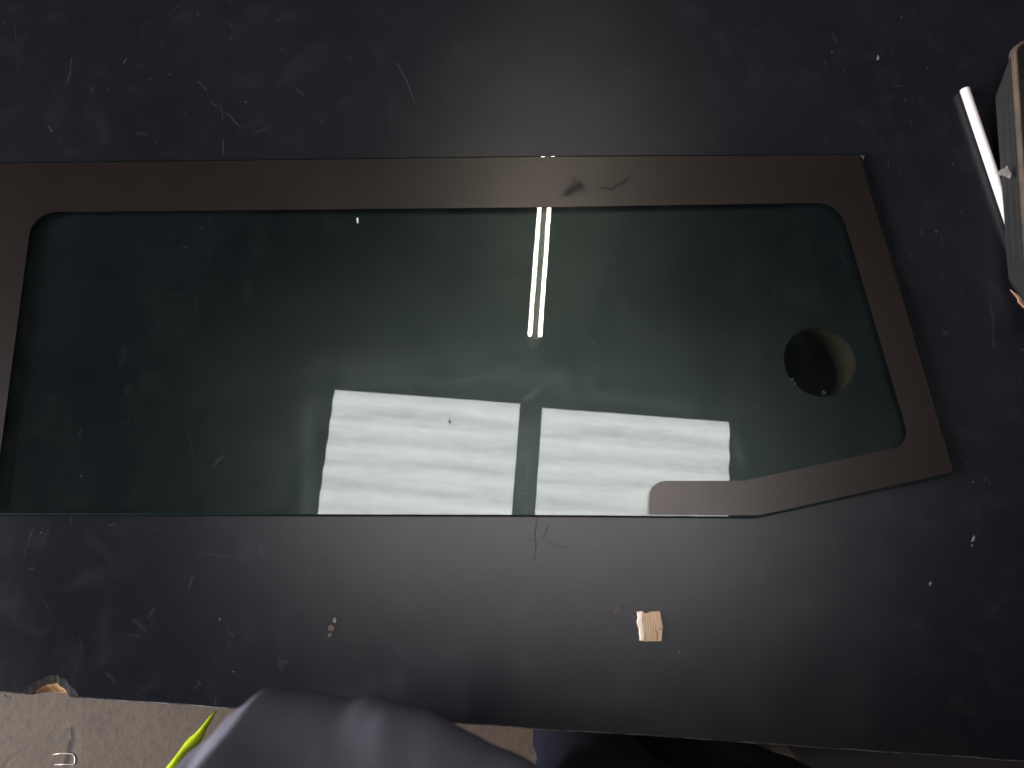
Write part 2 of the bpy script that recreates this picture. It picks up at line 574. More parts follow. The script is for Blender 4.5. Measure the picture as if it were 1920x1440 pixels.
# ------------------------------------------------------------------ workbench
e0, e1 = at(0, 1300), at(1600, 1408)
bx = (e1 - e0).normalized(); by = Vector((-bx.y, bx.x, 0))


def on_bench(u, d, z=T):
    p = e0 + bx * u + by * d
    return Vector((p.x, p.y, z))


THK = .040
bench = thing('workbench', on_bench(.45, .5, 0), 'dark scuffed film faced workbench top with a round hole', 'workbench')
# outline of the top: a broken notch in the front edge, hand-sawn round hole
nu = (at(94, 1303) - e0).dot(bx)


def bench_outline(back, depth, drop, hw):
    """front edge from left to right with its broken notch, then round the back"""
    pts = [on_bench(-.42 + back, back)]
    n = 160
    for i in range(1, n):
        u = -.42 + 1.95 * i / n
        if abs(u - nu) < .035: continue
        wv = .0007 * noise.noise(Vector((u * 30, 1.7, drop))) + .0004 * noise.noise(Vector((u * 140, 4.7, drop)))
        pts.append((u, back + wv))
    m = 22
    for i in range(m + 1):
        u = nu + .030 * (2 * i / m - 1)
        prof = max(0.0, math.cos((u - nu) / hw * math.pi / 2)) ** .8 if abs(u - nu) < hw else 0
        jag = 1 + .22 * noise.noise(Vector((u * 260, depth * 90, 3.1)))
        pts.append((u, back + depth * prof * jag))
    head = pts[:1]
    rest = sorted([p for p in pts[1:]], key=lambda q: q[0])
    out = head + [on_bench(*p) for p in rest]
    out += [on_bench(1.53 - back, back), on_bench(1.53 - back, 1.25 - back), on_bench(-.42 + back, 1.25 - back)]
    return [Vector((p.x, p.y)) for p in out]


hc = at(1537, 678)


def hole_outline(r, z, rag):
    out = []
    for i in range(72):
        a = 2 * math.pi * i / 72
        k = r * (1 + rag * noise.noise(Vector((math.cos(a) * 4, math.sin(a) * 4, z * 40))) + rag * .7 * noise.noise(Vector((math.cos(a) * 16, math.sin(a) * 16, 5))))
        out.append(Vector((hc.x + math.cos(a) * k, hc.y + math.sin(a) * k)))
    return out


rings = [  # (outline, z, material of the strip below it)
    (bench_outline(.0014, .0150, 0, .0235), T), (bench_outline(.0003, .0095, .1, .0155), T - .0014), (bench_outline(0, .0075, .2, .0145), T - .004),
    (bench_outline(.0005, .0005, .3, .0145), T - .0145), (bench_outline(.0005, .0, .4, .0145), T - THK)]
hol = [(hole_outline(.0330, 0, .020), T), (hole_outline(.0318, 1, .022), T - .0015), (hole_outline(.0314, 2, .012), T - THK)]
vs, fs, mi = [], [], []
ro = []
for p, z in rings + hol:
    ro.append((len(vs), len(p)))
    vs += [Vector((q.x, q.y, z)) for q in p]


def cap_face(oi, hi):
    (o0, on), (h0, hn) = ro[oi], ro[hi]
    A = [Vector((vs[o0 + i].x, vs[o0 + i].y)) for i in range(on)]; B = [Vector((vs[h0 + i].x, vs[h0 + i].y)) for i in range(hn)]
    for t in fill([A, B]):
        fs.append(tuple(o0 + i if i < on else h0 + i - on for i in t)); mi.append(0)


cap_face(0, 5)
nr = len(rings)
cap_face(nr - 1, nr + 2)
for r in range(nr - 1):
    (a0, n0), (b0, _) = ro[r], ro[r + 1]
    for i in range(n0):
        j = (i + 1) % n0
        fs.append((a0 + i, a0 + j, b0 + j, b0 + i))
        m = Vector(vs[a0 + i]); u = (m - e0).dot(bx); d = (m - e0).dot(by)
        near = abs(u - nu) < (.0235 if r < 1 else .0155) and d < .03
        mi.append((3 if r < 1 else 2) if near else (1 if r < 2 else 4))
for r in range(2):
    (a0, n0), (b0, _) = ro[nr + r], ro[nr + r + 1]
    for i in range(n0):
        j = (i + 1) % n0
        fs.append((a0 + i, a0 + j, b0 + j, b0 + i)); mi.append(3 if r == 0 else 4)
mesh_obj('bench_top', vs, fs, [M['bench'], M['edge'], M['ply'], M['rim'], M['plydark']], bench, mi)
for (u, d) in ((-.34, .10), (1.45, .10), (-.34, 1.15), (1.45, 1.15)):
    p = on_bench(u, d)
    v, f_ = box((p.x, p.y, (T - THK) / 2), (.06, .06, T - THK - .001), math.atan2(bx.y, bx.x))
    mesh_obj('leg', v, f_, M['steel'], bench)

# scratches, scuffs and marks worn into the bench film: (px, py, px, py, width px, strength)
SCUFF_LIGHT = [
    (742, 119, 757, 140, 3.2, .8), (757, 140, 770, 168, 3.2, .9), (770, 168, 780, 194, 3, .8),
    (395, 190, 412, 203, 3, .5), (424, 213, 448, 236, 3.4, .7), (372, 152, 385, 168, 4, .6), (415, 197, 416, 228, 3, .4),
    (556, 166, 572, 181, 3.4, .6), (133, 110, 131, 140, 3, .5), (131, 140, 127, 155, 5, .45), (803, 98, 803, 165, 2.5, .3),
    (810, 88, 803, 100, 2.5, .35), (733, 196, 724, 213, 4, .4), (728, 225, 738, 257, 5, .35), (1150, 70, 1167, 105, 4, .2),
    (417, 262, 420, 290, 3, .7), (237, 110, 232, 119, 4, 1.0), (91, 237, 97, 247, 4, .9), (369, 22, 373, 30, 3, .6), (432, 44, 434, 50, 3, .5),
    (527, 92, 534, 95, 3, .6), (433, 71, 433, 73, 9, .35), (520, 86, 606, 88, 3, .16), (281, 148, 284, 150, 10, .2), (312, 140, 320, 140, 3, .5),
    (820, 107, 826, 110, 14, .13), (655, 108, 658, 112, 10, .2), (480, 250, 500, 240, 12, .16), (260, 250, 272, 252, 16, .14),
    (487, 1022, 493, 1046, 4, .75), (62, 990, 54, 1012, 5, .4), (54, 1012, 46, 1045, 4, .3), (92, 990, 82, 1010, 5, .25), (360, 1078, 354, 1102, 5, .5),
    (372, 1039, 432, 1043, 6, .22), (206, 985, 214, 983, 5, .6), (389, 989, 396, 984, 5, .6), (134, 968, 134, 980, 4, .35), (480, 1012, 600, 1022, 3, .2),
    (55, 1066, 62, 1065, 7, .35), (200, 1262, 214, 1278, 6, .3), (430, 1185, 437, 1190, 9, .35), (434, 1200, 424, 1216, 4, .3), (416, 1230, 400, 1246, 3, .3),
    (236, 1188, 262, 1192, 4, .25), (370, 1278, 375, 1284, 5, .6), (363, 1292, 376, 1280, 3, .4), (521, 1228, 526, 1258, 4, .3), (524, 1240, 534, 1242, 13, .32), (528, 1250, 529, 1258, 8, .3),
    (624, 1138, 628, 1152, 5, .3), (737, 1204, 750, 1230, 6, .28), (838, 1206, 834, 1220, 6, .28), (692, 1270, 694, 1290, 7, .2), (404, 1311, 404, 1318, 4, .5),
    (795, 1120, 815, 1150, 2.5, .2), (850, 1165, 900, 1180, 2.5, .14), (1112, 1038, 1117, 1034, 3, .5), (1122, 1037, 1129, 1030, 3, .5),
    (1570, 1223, 1590, 1214, 2.5, .45), (1590, 1214, 1617, 1198, 2.5, .4), (1857, 572, 1864, 610, 6, .3), (1864, 610, 1863, 650, 4, .25),
    (1490, 1168, 1490, 1181, 2.5, .35), (1363, 1188, 1366, 1198, 4, .3), (1862, 1147, 1868, 1139, 4, .3), (1718, 1261, 1724, 1262, 4, .4),
    (1563, 66, 1568, 76, 14, .2), (1546, 115, 1548, 122, 6, .3), (1583, 128, 1585, 138, 3, .5), (1678, 160, 1692, 161, 5, .35), (1706, 226, 1708, 234, 4, .4), (1665, 300, 1666, 314, 3, .4),
    (1540, 250, 1548, 270, 4, .2), (1764, 440, 1770, 460, 4, .3), (1800, 400, 1806, 394, 4, .3), (1766, 515, 1768, 524, 8, .2), (1770, 625, 1776, 622, 9, .35),
    (345, 786, 352, 812, 3.5, .5), (352, 812, 362, 848, 4.5, .8), (147, 815, 152, 806, 5, .7), (244, 768, 240, 790, 4, .4), (230, 790, 244, 792, 10, .2), (315, 867, 330, 868, 4, .5), (382, 927, 392, 930, 4, .5),
    (372, 535, 366, 580, 2.5, .4), (366, 580, 362, 620, 2.5, .35), (488, 540, 480, 590, 2.5, .45), (480, 590, 478, 620, 2.5, .3), (392, 470, 393, 490, 3, .4), (395, 400, 393, 420, 3, .4), (505, 400, 503, 420, 3, .35), (610, 400, 604, 415, 3, .4),
    (345, 463, 350, 464, 7, .6), (476, 482, 480, 484, 8, .25), (1568, 745, 1569, 795, 3, .5), (1462, 630, 1463, 650, 3, .5), (1452, 540, 1455, 560, 3, .3), (1570, 840, 1571, 850, 10, .2),
    (723, 448, 723, 458, 3.5, .4), (735, 460, 745, 470, 4, .25),
]
SCUFF_DARK = [(1005, 966, 1005, 1028, 2.6, 1.0), (1005, 1028, 1001, 1050, 2.4, .5), (1028, 988, 1021, 1008, 5, .5), (986, 1009, 1004, 1013, 2.6, .6),
        (1021, 1016, 1070, 1030, 3, .45), (1320, 980, 1324, 1020, 3, .5), (1252, 1024, 1255, 1030, 6, .3), (1093, 242, 1093, 256, 2.5, .5), (1171, 1068, 1173, 1072, 3, .6),
        (600, 15, 602, 15, 14, .2)]
SCUFF_WOOD = [(406, 868, 418, 856, 7, 1.0), (402, 872, 406, 868, 4, .8)]


def mat_mark(name, col):
    nt = NT(name)
    nt.t.nodes.remove(nt.bsdf)
    at_ = nt.n('ShaderNodeAttribute', attribute_name='k')
    br = nt.ramp(nt.noise(nt.pos(), 900, 4, .65), .34, .60, .15, 1)
    df = nt.n('ShaderNodeBsdfDiffuse'); df.inputs[0].default_value = (*col, 1)
    tr = nt.n('ShaderNodeBsdfTransparent')
    mx = nt.n('ShaderNodeMixShader'); nt.l(nt.math('MULTIPLY', at_.outputs['Fac'], br), mx.inputs[0])
    nt.l(tr.outputs[0], mx.inputs[1]); nt.l(df.outputs[0], mx.inputs[2]); nt.l(mx.outputs[0], nt.out.inputs[0])
    return nt.m


def scuffs(name, items, z, mat, parent, label):
    vs, fs, ks = [], [], []
    for q, (ax, ay, bx_, by_, wd, k) in enumerate(items):
        A, B = at(ax, ay, z), at(bx_, by_, z)
        w_ = wd * .5 * .0005
        d_ = B - A
        ln = d_.length
        d_ = d_.normalized() if ln > 1e-6 else Vector((1, 0, 0))
        A = A - d_ * w_; B = B + d_ * w_; ln = (B - A).length
        sd_ = Vector((-d_.y, d_.x, 0))
        m = max(6, int(ln / .0012))
        n0 = len(vs)
        for i in range(m + 1):
            t = i / m
            c0 = A.lerp(B, t)
            c0 = c0 + sd_ * (.0016 * min(1, ln / .02) * noise.noise(Vector((t * ln * 90, q * 3.3, 0))))
            tp = min(1, min(t, 1 - t) * ln / w_ + .05) ** .6
            a1 = w_ * tp * (1 + .7 * noise.noise(Vector((t * ln * 500, q, 1)))); a2 = w_ * tp * (1 + .7 * noise.noise(Vector((t * ln * 500, q, 7))))
            vs += [c0 - sd_ * a1, c0, c0 + sd_ * a2]
            kk = k * (.75 + .5 * noise.noise(Vector((t * ln * 200, q, 3))))
            ks += [0, max(0, kk), 0]
        for i in range(m):
            for j in (0, 1):
                a_ = n0 + i * 3 + j
                fs.append((a_, a_ + 1, a_ + 4, a_ + 3))
    vs = [Vector((p.x, p.y, z)) for p in vs]
    o = mesh_obj(name, vs, fs, mat, parent)
    at_ = o.data.attributes.new('k', 'FLOAT', 'POINT'); at_.data.foreach_set('value', ks)
    o['kind'] = 'stuff'; o['label'] = label
    return o


for _ in range(300):
    x_ = random.uniform(-40, 1900); y_ = random.uniform(-40, 1290)
    if (x_ - 1537) ** 2 + (y_ - 678) ** 2 < 95 ** 2: continue
    if x_ > 1300 and random.random() < .45: continue
    ln_ = 4 + 34 * random.random() ** 3
    a_ = random.gauss(math.pi / 2, .45) if random.random() < .7 else random.uniform(0, math.pi)
    SCUFF_LIGHT.append((x_, y_, x_ + math.cos(a_) * ln_, y_ + math.sin(a_) * ln_, random.uniform(2, 3.6) if random.random() < .8 else random.uniform(5, 12), .08 + .34 * random.random() ** 2))
for _ in range(60):
    x_ = random.uniform(-40, 1900); y_ = random.uniform(-40, 1290)
    if (x_ - 1537) ** 2 + (y_ - 678) ** 2 < 95 ** 2: continue
    SCUFF_DARK.append((x_, y_, x_ + random.uniform(-2, 2), y_ + random.uniform(1, 9), random.uniform(2, 4.5), random.uniform(.2, .8)))
scuffs('scratches', SCUFF_LIGHT, T + .00006, mat_mark('pale_scratch', (.090, .090, .096)), bench, 'pale scratches and scuffs in the bench film')
scuffs('dark_marks', SCUFF_DARK, T + .00009, mat_mark('dark_score', (.003, .003, .003)), bench, 'fine dark score lines in the bench film')
scuffs('bare_wood_marks', SCUFF_WOOD, T + .00012, mat_mark('bare_wood_nick', (.20, .11, .06)), bench, 'brown nick where wood shows')
v, f_ = box(on_bench(.555, .62, .66), (1.7, 1.0, .02), math.atan2(bx.y, bx.x))
mesh_obj('hole_blocker', v, f_, M['steel'], bench)  # added panel under the top, blocks light so the hole stays dark
# torn splinters on the rim of the hole
for (px, py, s, a) in ((1484, 712, .005, .6), (1490, 719, .0035, 1.0), (1544, 736, .004, .2)):
    p = at(px, py, T - .001)
    d = Vector((hc.x - p.x, hc.y - p.y, 0)).normalized(); sd = Vector((-d.y, d.x, 0))
    vv = [p - sd * s * .5 - d * s * .5, p + sd * s * .45 - d * s * .5, p + d * s * .5 + sd * s * .1, p - sd * s * .2 + d * s * .3]
    vv += [q + Vector((0, 0, .0012)) for q in vv]
    mesh_obj('splinter', vv, [(0, 1, 2, 3), (4, 5, 6, 7), (0, 1, 5, 4), (1, 2, 6, 5), (2, 3, 7, 6), (3, 0, 4, 7)], M['crumb'], bench)

# ------------------------------------------------------------------ the vehicle window
win = thing('vehicle_window_glass', at(900, 640, T), 'green tinted vehicle window pane with brown black border lying on bench', 'window glass')


def px2(pts, z=ZG):
    return [at(a, b, z).xy for a, b in pts]


outer = smooth_poly(px2([(-124, 964.5), (-8, 303.5), (1000, 291.5), (1613, 287.5), (1680, 507), (1793, 888), (1424, 970.5), (1000, 967), (300, 965)]),
                    [.012, .005, 0, .0025, 0, .004, .05, 0, 0], 7)
ZB = ZG - .005
prof = [(0.0008, 0.0), (.0003, .0002), (.0, .0008), (.0, .0042), (.0003, .0048), (.0008, .005)]
vs, fs, mi = [], [], []
n = len(outer)
for ins, dz in prof:
    vs += [Vector((q.x, q.y, ZG - dz)) for q in inset(outer, ins)]
for t in fill([inset(outer, .0008)]):
    fs.append(t); mi.append(0)
    fs.append(tuple(i + n * (len(prof) - 1) for i in t[::-1])); mi.append(2)
for r in range(len(prof) - 1):
    for i in range(n):
        j = (i + 1) % n
        fs.append((r * n + i, r * n + j, (r + 1) * n + j, (r + 1) * n + i)); mi.append(1)
pane = mesh_obj('pane', vs, fs, [M['glass'], M['glassedge'], M['glassrear']], win, mi)

o_in = inset(outer, .0019)
# outline of the printed border: outside along the pane edge, inside along the clear field
inner_px = [(1217, 968), (1217, 901.5), (1396, 901.5), (1708, 833), (1573, 380), (1000, 389), (61, 398), (-15, 965.5)]
ipts = px2(inner_px)
irad = [0, .0225, .03, .017, .026, 0, .023, 0]
inner = smooth_poly([ipts[-1]] + ipts[:-1], [0] + irad[:-1], 8)
inner = inner[1:] + inner[:1]
# clip outer to the part between the two ends of the clear field along the bottom edge
k0 = min(range(n), key=lambda i: (o_in[i] - at(1440, 966, ZG).xy).length)
e_r = Vector((at(1217, 968, ZG).x, 0)); e_l = Vector((at(-15, 965.5, ZG).x, 0))


def bottom_y(x):
    for i in range(n):
        a, b = o_in[i], o_in[(i + 1) % n]
        if a.y < .14 and b.y < .14 and (a.x - x) * (b.x - x) <= 0 and abs(a.x - b.x) > 1e-6:
            return a.y + (b.y - a.y) * (x - a.x) / (b.x - a.x)
    return at(960, 966, ZG).y


ring = []
for q in o_in:
    if q.y < bottom_y(.0) + .004 and e_l.x < q.x < e_r.x: continue
    ring.append(q)
# rotate so that the run starts at the left end of the bottom edge
start = min(range(len(ring)), key=lambda i: abs(ring[i].x - e_l.x) + abs(ring[i].y - bottom_y(e_l.x)))
ring = ring[start:] + ring[:start]
if ring[1].x > ring[0].x and abs(ring[1].y - ring[0].y) < .01:
    ring = [ring[0]] + ring[1:][::-1]
inner[0] = Vector((e_r.x, bottom_y(e_r.x))); inner[-1] = Vector((e_l.x, bottom_y(e_l.x)))
band = [inner[-1]] + ring + inner[:-1]
tri = fill([band])
nb = len(band)
vs = [Vector((q.x, q.y, ZG + .00035)) for q in band] + [Vector((q.x, q.y, ZG + .00006)) for q in band]
fs = [t for t in tri] + [tuple(i + nb for i in t[::-1]) for t in tri] + [(i, (i + 1) % nb, nb + (i + 1) % nb, nb + i) for i in range(nb)]
fb = mesh_obj('printed_border', vs, fs, M['frit'], win)
for (px, py) in ((-30, 420), (500, 345), (1100, 342), (1560, 340), (1720, 760), (1560, 905), (1300, 936)):
    p = at(px, py, T)
    v, f_ = tube([(p.x, p.y, T + .0001), (p.x, p.y, ZB - .0001)], .006, 12)
    mesh_obj('rubber_pad', v, f_, M['rubber'], win)

# ------------------------------------------------------------------ loose things on the bench
def slab(name, pts_px, z, h, mat, rag=.0, warp=0.0, seg=1, lift=0.0, parent=None):
    """irregular flat chip: outline in pixels, resting on level z"""
    p = [at(a, b, z).xy for a, b in pts_px]
    q = []
    for i in range(len(p)):
        a, b = p[i], p[(i + 1) % len(p)]
        for k in range(seg):
            t = k / seg
            r = a.lerp(b, t)
            if k: r = r + Vector((noise.noise(Vector((r.x * 700, r.y * 700, 1))), noise.noise(Vector((r.x * 700, r.y * 700, 9))))) * rag
            q.append(r)
    nn = len(q)
    top = inset(q, min(.0004, h * .3))
    def wz(v): return warp * noise.noise(Vector((v.x * 90, v.y * 90, 4.2)))
    vs = [Vector((r.x, r.y, z + .00005 + max(0, lift * (i / nn)))) for i, r in enumerate(q)] + [Vector((r.x, r.y, z + h + wz(r) + max(0, lift * (i / nn)))) for i, r in enumerate(top)]
    t1 = fill([q])
    fs = [t[::-1] for t in t1] + [tuple(i + nn for i in t) for t in t1] + [(i, (i + 1) % nn, nn + (i + 1) % nn, nn + i) for i in range(nn)]
    return mesh_obj(name, vs, fs, mat, parent)


def mat_chip():
    nt = NT('torn_wood_chip')
    flat, wob = flat_pos(nt, .003, 200)
    gr = nt.noise(nt.scale(flat, (1500, 60, 1), R(3)), 1.0, 4, .6, .4)
    base = nt.mix(nt.ramp(gr, .3, .7), (.40, .26, .155), (.54, .375, .24))
    pale = strokes(nt, wob, [(1199, 1150, 1200, 1170, 14, 1.0), (1202, 1175, 1203, 1199, 11, 1.0)], T + .003)
    base = nt.mix(pale, base, (.85, .74, .62))
    dk = strokes(nt, wob, [(1209, 1188, 1210, 1201, 3, .8), (1232, 1184, 1233, 1200, 3.5, .8), (1205, 1152, 1205, 1165, 2.5, .6), (1237, 1179, 1238, 1180, 5, .9), (1228, 1160, 1229, 1185, 2, .5)], T + .003)
    base = nt.mix(dk, base, (.13, .065, .035))
    nt.l(base, nt.bsdf.inputs['Base Color']); nt.bsdf.inputs['Roughness'].default_value = .85
    nt.l(nt.bump(gr, .8, .0012), nt.bsdf.inputs['Normal'])
    return nt.m


M['chip'] = mat_chip()
wc = slab('wood_chip', [(1193.5, 1147), (1204, 1145), (1208, 1149), (1222, 1145.5), (1237, 1145), (1239, 1158), (1242, 1176), (1240, 1202), (1212, 1203), (1199, 1200.5), (1198, 1180), (1193.5, 1168), (1196, 1157)], T, .003, M['chip'], .0006, .0012, 3)
tag(wc, 'small pale brown torn wood chip lying in front of glass', 'wood chip')

a, b = at(1808.5, 167, T + .0048), at(1912, 472, T + .0048)
n_ = 2
d = (b - a).normalized()
v, f_ = tube([a + d * .0000, a + d * .0006, b], [.0038, .0045, .0045], 24)
rod = mesh_obj('white_rod', v, f_, M['rod'], smooth=True)
tag(rod, 'smooth white round plastic rod sticking out from under tray', 'rod')

# tray at the right, cut by the frame
tray = thing('tool_tray', at(1990, 330, T), 'dark grey flared plastic tray with tan dirty rim at right', 'tray')
ZR = T + .030
ZT = T + .0105                               # the tray stands on short feet, the rod runs under it
base_o = smooth_poly([at(*q, ZT).xy for q in [(1865, 165), (2240, 150), (2260, 540), (1893, 549)]], [.014, .014, .014, .014], 8)
rim_o = smooth_poly([at(*q, ZR).xy for q in [(1896, 80), (2300, 50), (2330, 600), (1930, 606)]], [.017, .017, .017, .017], 8)
nn = len(base_o)
lev = [(base_o, ZT, 0), (rim_o, ZR, 0), (rim_o, ZR + .003, .0006), (rim_o, ZR + .0036, .002), (rim_o, ZR + .0030, .0038), (rim_o, ZR - .004, .005), (rim_o, ZR - .012, .010)]
L2 = [[Vector((q.x, q.y, z)) for q in inset(o, i)] for o, z, i in lev]


def loft(ls, capb=False, capt=False):
    vs = [q for l in ls for q in l]; fs = []
    m = len(ls[0])
    for r in range(len(ls) - 1):
        for i in range(m):
            j = (i + 1) % m
            fs.append((r * m + i, r * m + j, (r + 1) * m + j, (r + 1) * m + i))
    if capb: fs.append(tuple(range(m))[::-1])
    if capt: fs.append(tuple((len(ls) - 1) * m + i for i in range(m)))
    return vs, fs


half_ = [[p.lerp(q, k) for p, q in zip(L2[0], L2[1])] for k in (0, .35, .7, .93)]
v, f_ = loft(half_, capb=True); mesh_obj('body', v, f_, M['tray'], tray, smooth=False)
for q in [(1925, 215), (2190, 200), (2200, 500), (1950, 520)]:
    p = at(*q, T)
    v, f_ = tube([(p.x, p.y, T + .0002), (p.x, p.y, ZT + .0005)], .006, 12); mesh_obj('foot', v, f_, M['rubber'], tray)
lip = [[q + Vector((0, 0, -.004)) for q in inset3] for inset3 in [[Vector((q.x, q.y, ZR)) for q in inset(rim_o, -.0006)]]] + L2[1:6]
v, f_ = loft(lip); mesh_obj('rim', v, f_, M['trayrim'], tray, smooth=True)
v, f_ = loft([[Vector((q.x, q.y, ZR - .0035)) for q in inset(rim_o, .0048)], [Vector((q.x, q.y, ZR - .016)) for q in inset(rim_o, .012)]], capt=True)
mesh_obj('tray_floor', v, f_, M['trayin'], tray)

sc_ = slab('torn_scrap', [(1869, 324), (1876, 318), (1884, 317), (1886, 312), (1888, 319), (1894, 326), (1893, 335), (1884, 331), (1873, 328)], ZR - .004, .0025, M['scrap'], .0006, .0015, 3)
tag(sc_, 'crumpled grey torn scrap stuck at the side of tray', 'scrap')
sl = slab('cardboard_sliver', [(1893, 543), (1902, 549), (1914, 558), (1930, 566), (1940, 590), (1921, 579), (1909, 568), (1907, 560)], T + .0002, .0014, M['card'], .0004, .0006, 3)
tag(sl, 'pointed tan cardboard sliver below the tray corner', 'cardboard')

fl_defs = [
    ('paint_flake', [(1152, 1144), (1160, 1136), (1168, 1139), (1166, 1146), (1154, 1150)], M['crumb'], 'thin grey translucent flake beside the wood chip', 'flake'),
    ('crumb', [(624, 1161), (628, 1157), (632, 1162), (630, 1168), (625, 1167)], M['flake'], 'uppermost grey crumb in the small heap before the glass', 'crumb'),
    ('crumb', [(615, 1174), (622, 1171), (629, 1176), (627, 1183), (616, 1183)], M['crumb'], 'brown middle crumb in the small heap before the glass', 'crumb'),
    ('crumb', [(615, 1188), (622, 1186), (625, 1189), (619, 1195), (615, 1194)], M['crumb'], 'lowest brown crumb in the small heap before the glass', 'crumb'),
    ('paint_flake', [(1613, 292), (1622, 292), (1618, 301)], M['flake'], 'small triangular grey flake at the far corner of glass', 'flake'),
    ('paint_flake', [(1643, 112), (1646, 103), (1649, 109), (1647, 113)], M['dust'], 'tiny pale flake on dark bench left of white rod', 'flake'),
    ('paint_flake', [(1821, 1016), (1825, 1004), (1829, 1006), (1826, 1014)], M['dust'], 'upper of two tiny white flakes right of the glass', 'flake'),
    ('paint_flake', [(1820, 1023), (1823, 1020), (1824, 1025)], M['dust'], 'lower of two tiny white flakes right of the glass', 'flake'),
    ('paint_flake', [(1741, 1095), (1746, 1090), (1747, 1094), (1743, 1099)], M['dust'], 'tiny pale flake below the pointed end of glass', 'flake'),
]
for nm, pts, mt, lab, cat in fl_defs:
    o = slab(nm, pts, T, .0008, mt, .0002, .0003, 2)
    tag(o, lab, cat)
o = slab('white_fibre', [(668.5, 409), (672, 408), (672.5, 418), (669.5, 419)], ZG, .0006, M['rod'], 0, 0, 2)
tag(o, 'short white fibre lying on the glass near its border', 'fibre')
o = slab('black_grain', [(841.5, 787), (844, 786), (845, 793), (843.5, 795), (842, 792)], ZG, .0008, M['black'], 0, 0, 2)
tag(o, 'black grain on glass over the left bright reflection', 'grain')


# fine dust that nobody could count
def dust(name, count, region, z, mat, label, rmin=.00018, rmax=.00055, keep=None):
    vs, fs = [], []
    k = 0
    while k < count:
        px = random.uniform(region[0], region[2]); py = random.uniform(region[1], region[3])
        if keep and not keep(px, py): continue
        k += 1
        p = at(px, py, z)
        r = rmin + (rmax - rmin) * random.random() ** 4
        st = 1 + 2.0 * random.random() ** 3
        a = random.uniform(0, 6.28)
        n0 = len(vs)
        for i in range(5):
            t = a + i * 2 * math.pi / 5
            x = math.cos(t - a) * r * st * random.uniform(.6, 1.2); y = math.sin(t - a) * r * random.uniform(.6, 1.2)
            vs.append(Vector((p.x + x * math.cos(a) - y * math.sin(a), p.y + x * math.sin(a) + y * math.cos(a), z + .00004)))
        vs.append(Vector((p.x, p.y, z + r * .8)))
        for i in range(5): fs.append((n0 + i, n0 + (i + 1) % 5, n0 + 5))
    o = mesh_obj(name, vs, fs, mat); o['kind'] = 'stuff'; o['label'] = label
    o['category'] = 'dust'
    return o


def off_hole(px, py): return (px - 1537) ** 2 + (py - 678) ** 2 > 72 ** 2 and not (1860 < px and 80 < py < 620)
dust('bench_dust', 560, (-150, -60, 2000, 1285), T, M['dust'], 'fine pale dust specks scattered over the dark bench', keep=off_hole)
dust('glass_dust', 210, (70, 405, 1560, 955), ZG, M['dust'], 'fine pale dust specks scattered over the glass', .00014, .00045)

# ------------------------------------------------------------------ staple on the floor
sp = [at(*q, .0015) for q in [(99, 1415), (112, 1412.5), (125, 1412.5), (135, 1413.5), (139, 1417), (140.5, 1424), (140, 1431), (137, 1433.5), (120, 1433), (102, 1434)]]
v, f_ = tube(sp, .0008, 8)
st = mesh_obj('wire_staple', v, f_, M['wire'], smooth=True)
tag(st, 'bright bent wire staple lying on the concrete floor', 'staple')

# ------------------------------------------------------------------ the person leaning against the bench
per = thing('person', (.17, -.36, 0), 'person in grey work jacket with lime edge and navy trousers at bench', 'person')


def jacket_section(z, fwd, wid, cx, cy):
    """closed section: the forward outline is the pointed fold of the jacket front"""
    base_px = [(318, 1452), (352, 1396), (398, 1343), (440, 1313), (482, 1288), (560, 1284), (640, 1292), (720, 1312), (800, 1345), (880, 1384), (960, 1426), (1040, 1475), (1100, 1520)]
    zr = T + .44
    fine_px = []
    for (p_, q_) in zip(base_px[:-1], base_px[1:]):
        for k_ in range(3): fine_px.append((p_[0] + (q_[0] - p_[0]) * k_ / 3, p_[1] + (q_[1] - p_[1]) * k_ / 3))
    fine_px.append(base_px[-1])
    up = max(0.0, min(1.0, (z - zr + .02) / .06))
    front = []
    for a, b in fine_px:
        fo = .000
        zz = z - zr
        g_ = lambda c_, w_: math.exp(-((a - c_) / w_) ** 2)
        low = math.exp(-((zz - .015) / .022) ** 2); hi = max(0.0, min(1.0, (zz - .02) / .03))
        fo -= .012 * low * g_(600, 80)            # hollow under the chest
        fo += .016 * hi * g_(500, 75)             # fold catching the light
        fo -= .010 * hi * g_(690, 60)
        fo += .003 * up * g_(850, 70)
        fo -= .009 * up * g_(400, 30)
        fo += .004 * noise.noise(Vector((a * .02, z * 30, 2)))
        q = at(a, b, zr).xy
        front.append(Vector((q.x, q.y + fo)))
    pts = []
    for q in front:
        pts.append(Vector((cx + (q.x - cx) * wid, q.y - fwd)))
    # back half
    yb = cy
    x0, x1 = pts[0].x, pts[-1].x
    y0, y1 = pts[0].y, pts[-1].y
    m = 16
    for i in range(1, m):
        t = i / m
        ang = math.pi * t
        x = x1 + (x0 - x1) * (1 - math.cos(ang)) / 2 + (.05 * math.sin(ang) if 0 else 0)
        x += (.06 * math.sin(ang)) * (1 if t < .5 else -1) * abs(math.cos(ang))
        y = (y1 + (y0 - y1) * t) + (yb - (y1 + (y0 - y1) * t)) * math.sin(ang) ** .7
        pts.append(Vector((x, y)))
    return pts


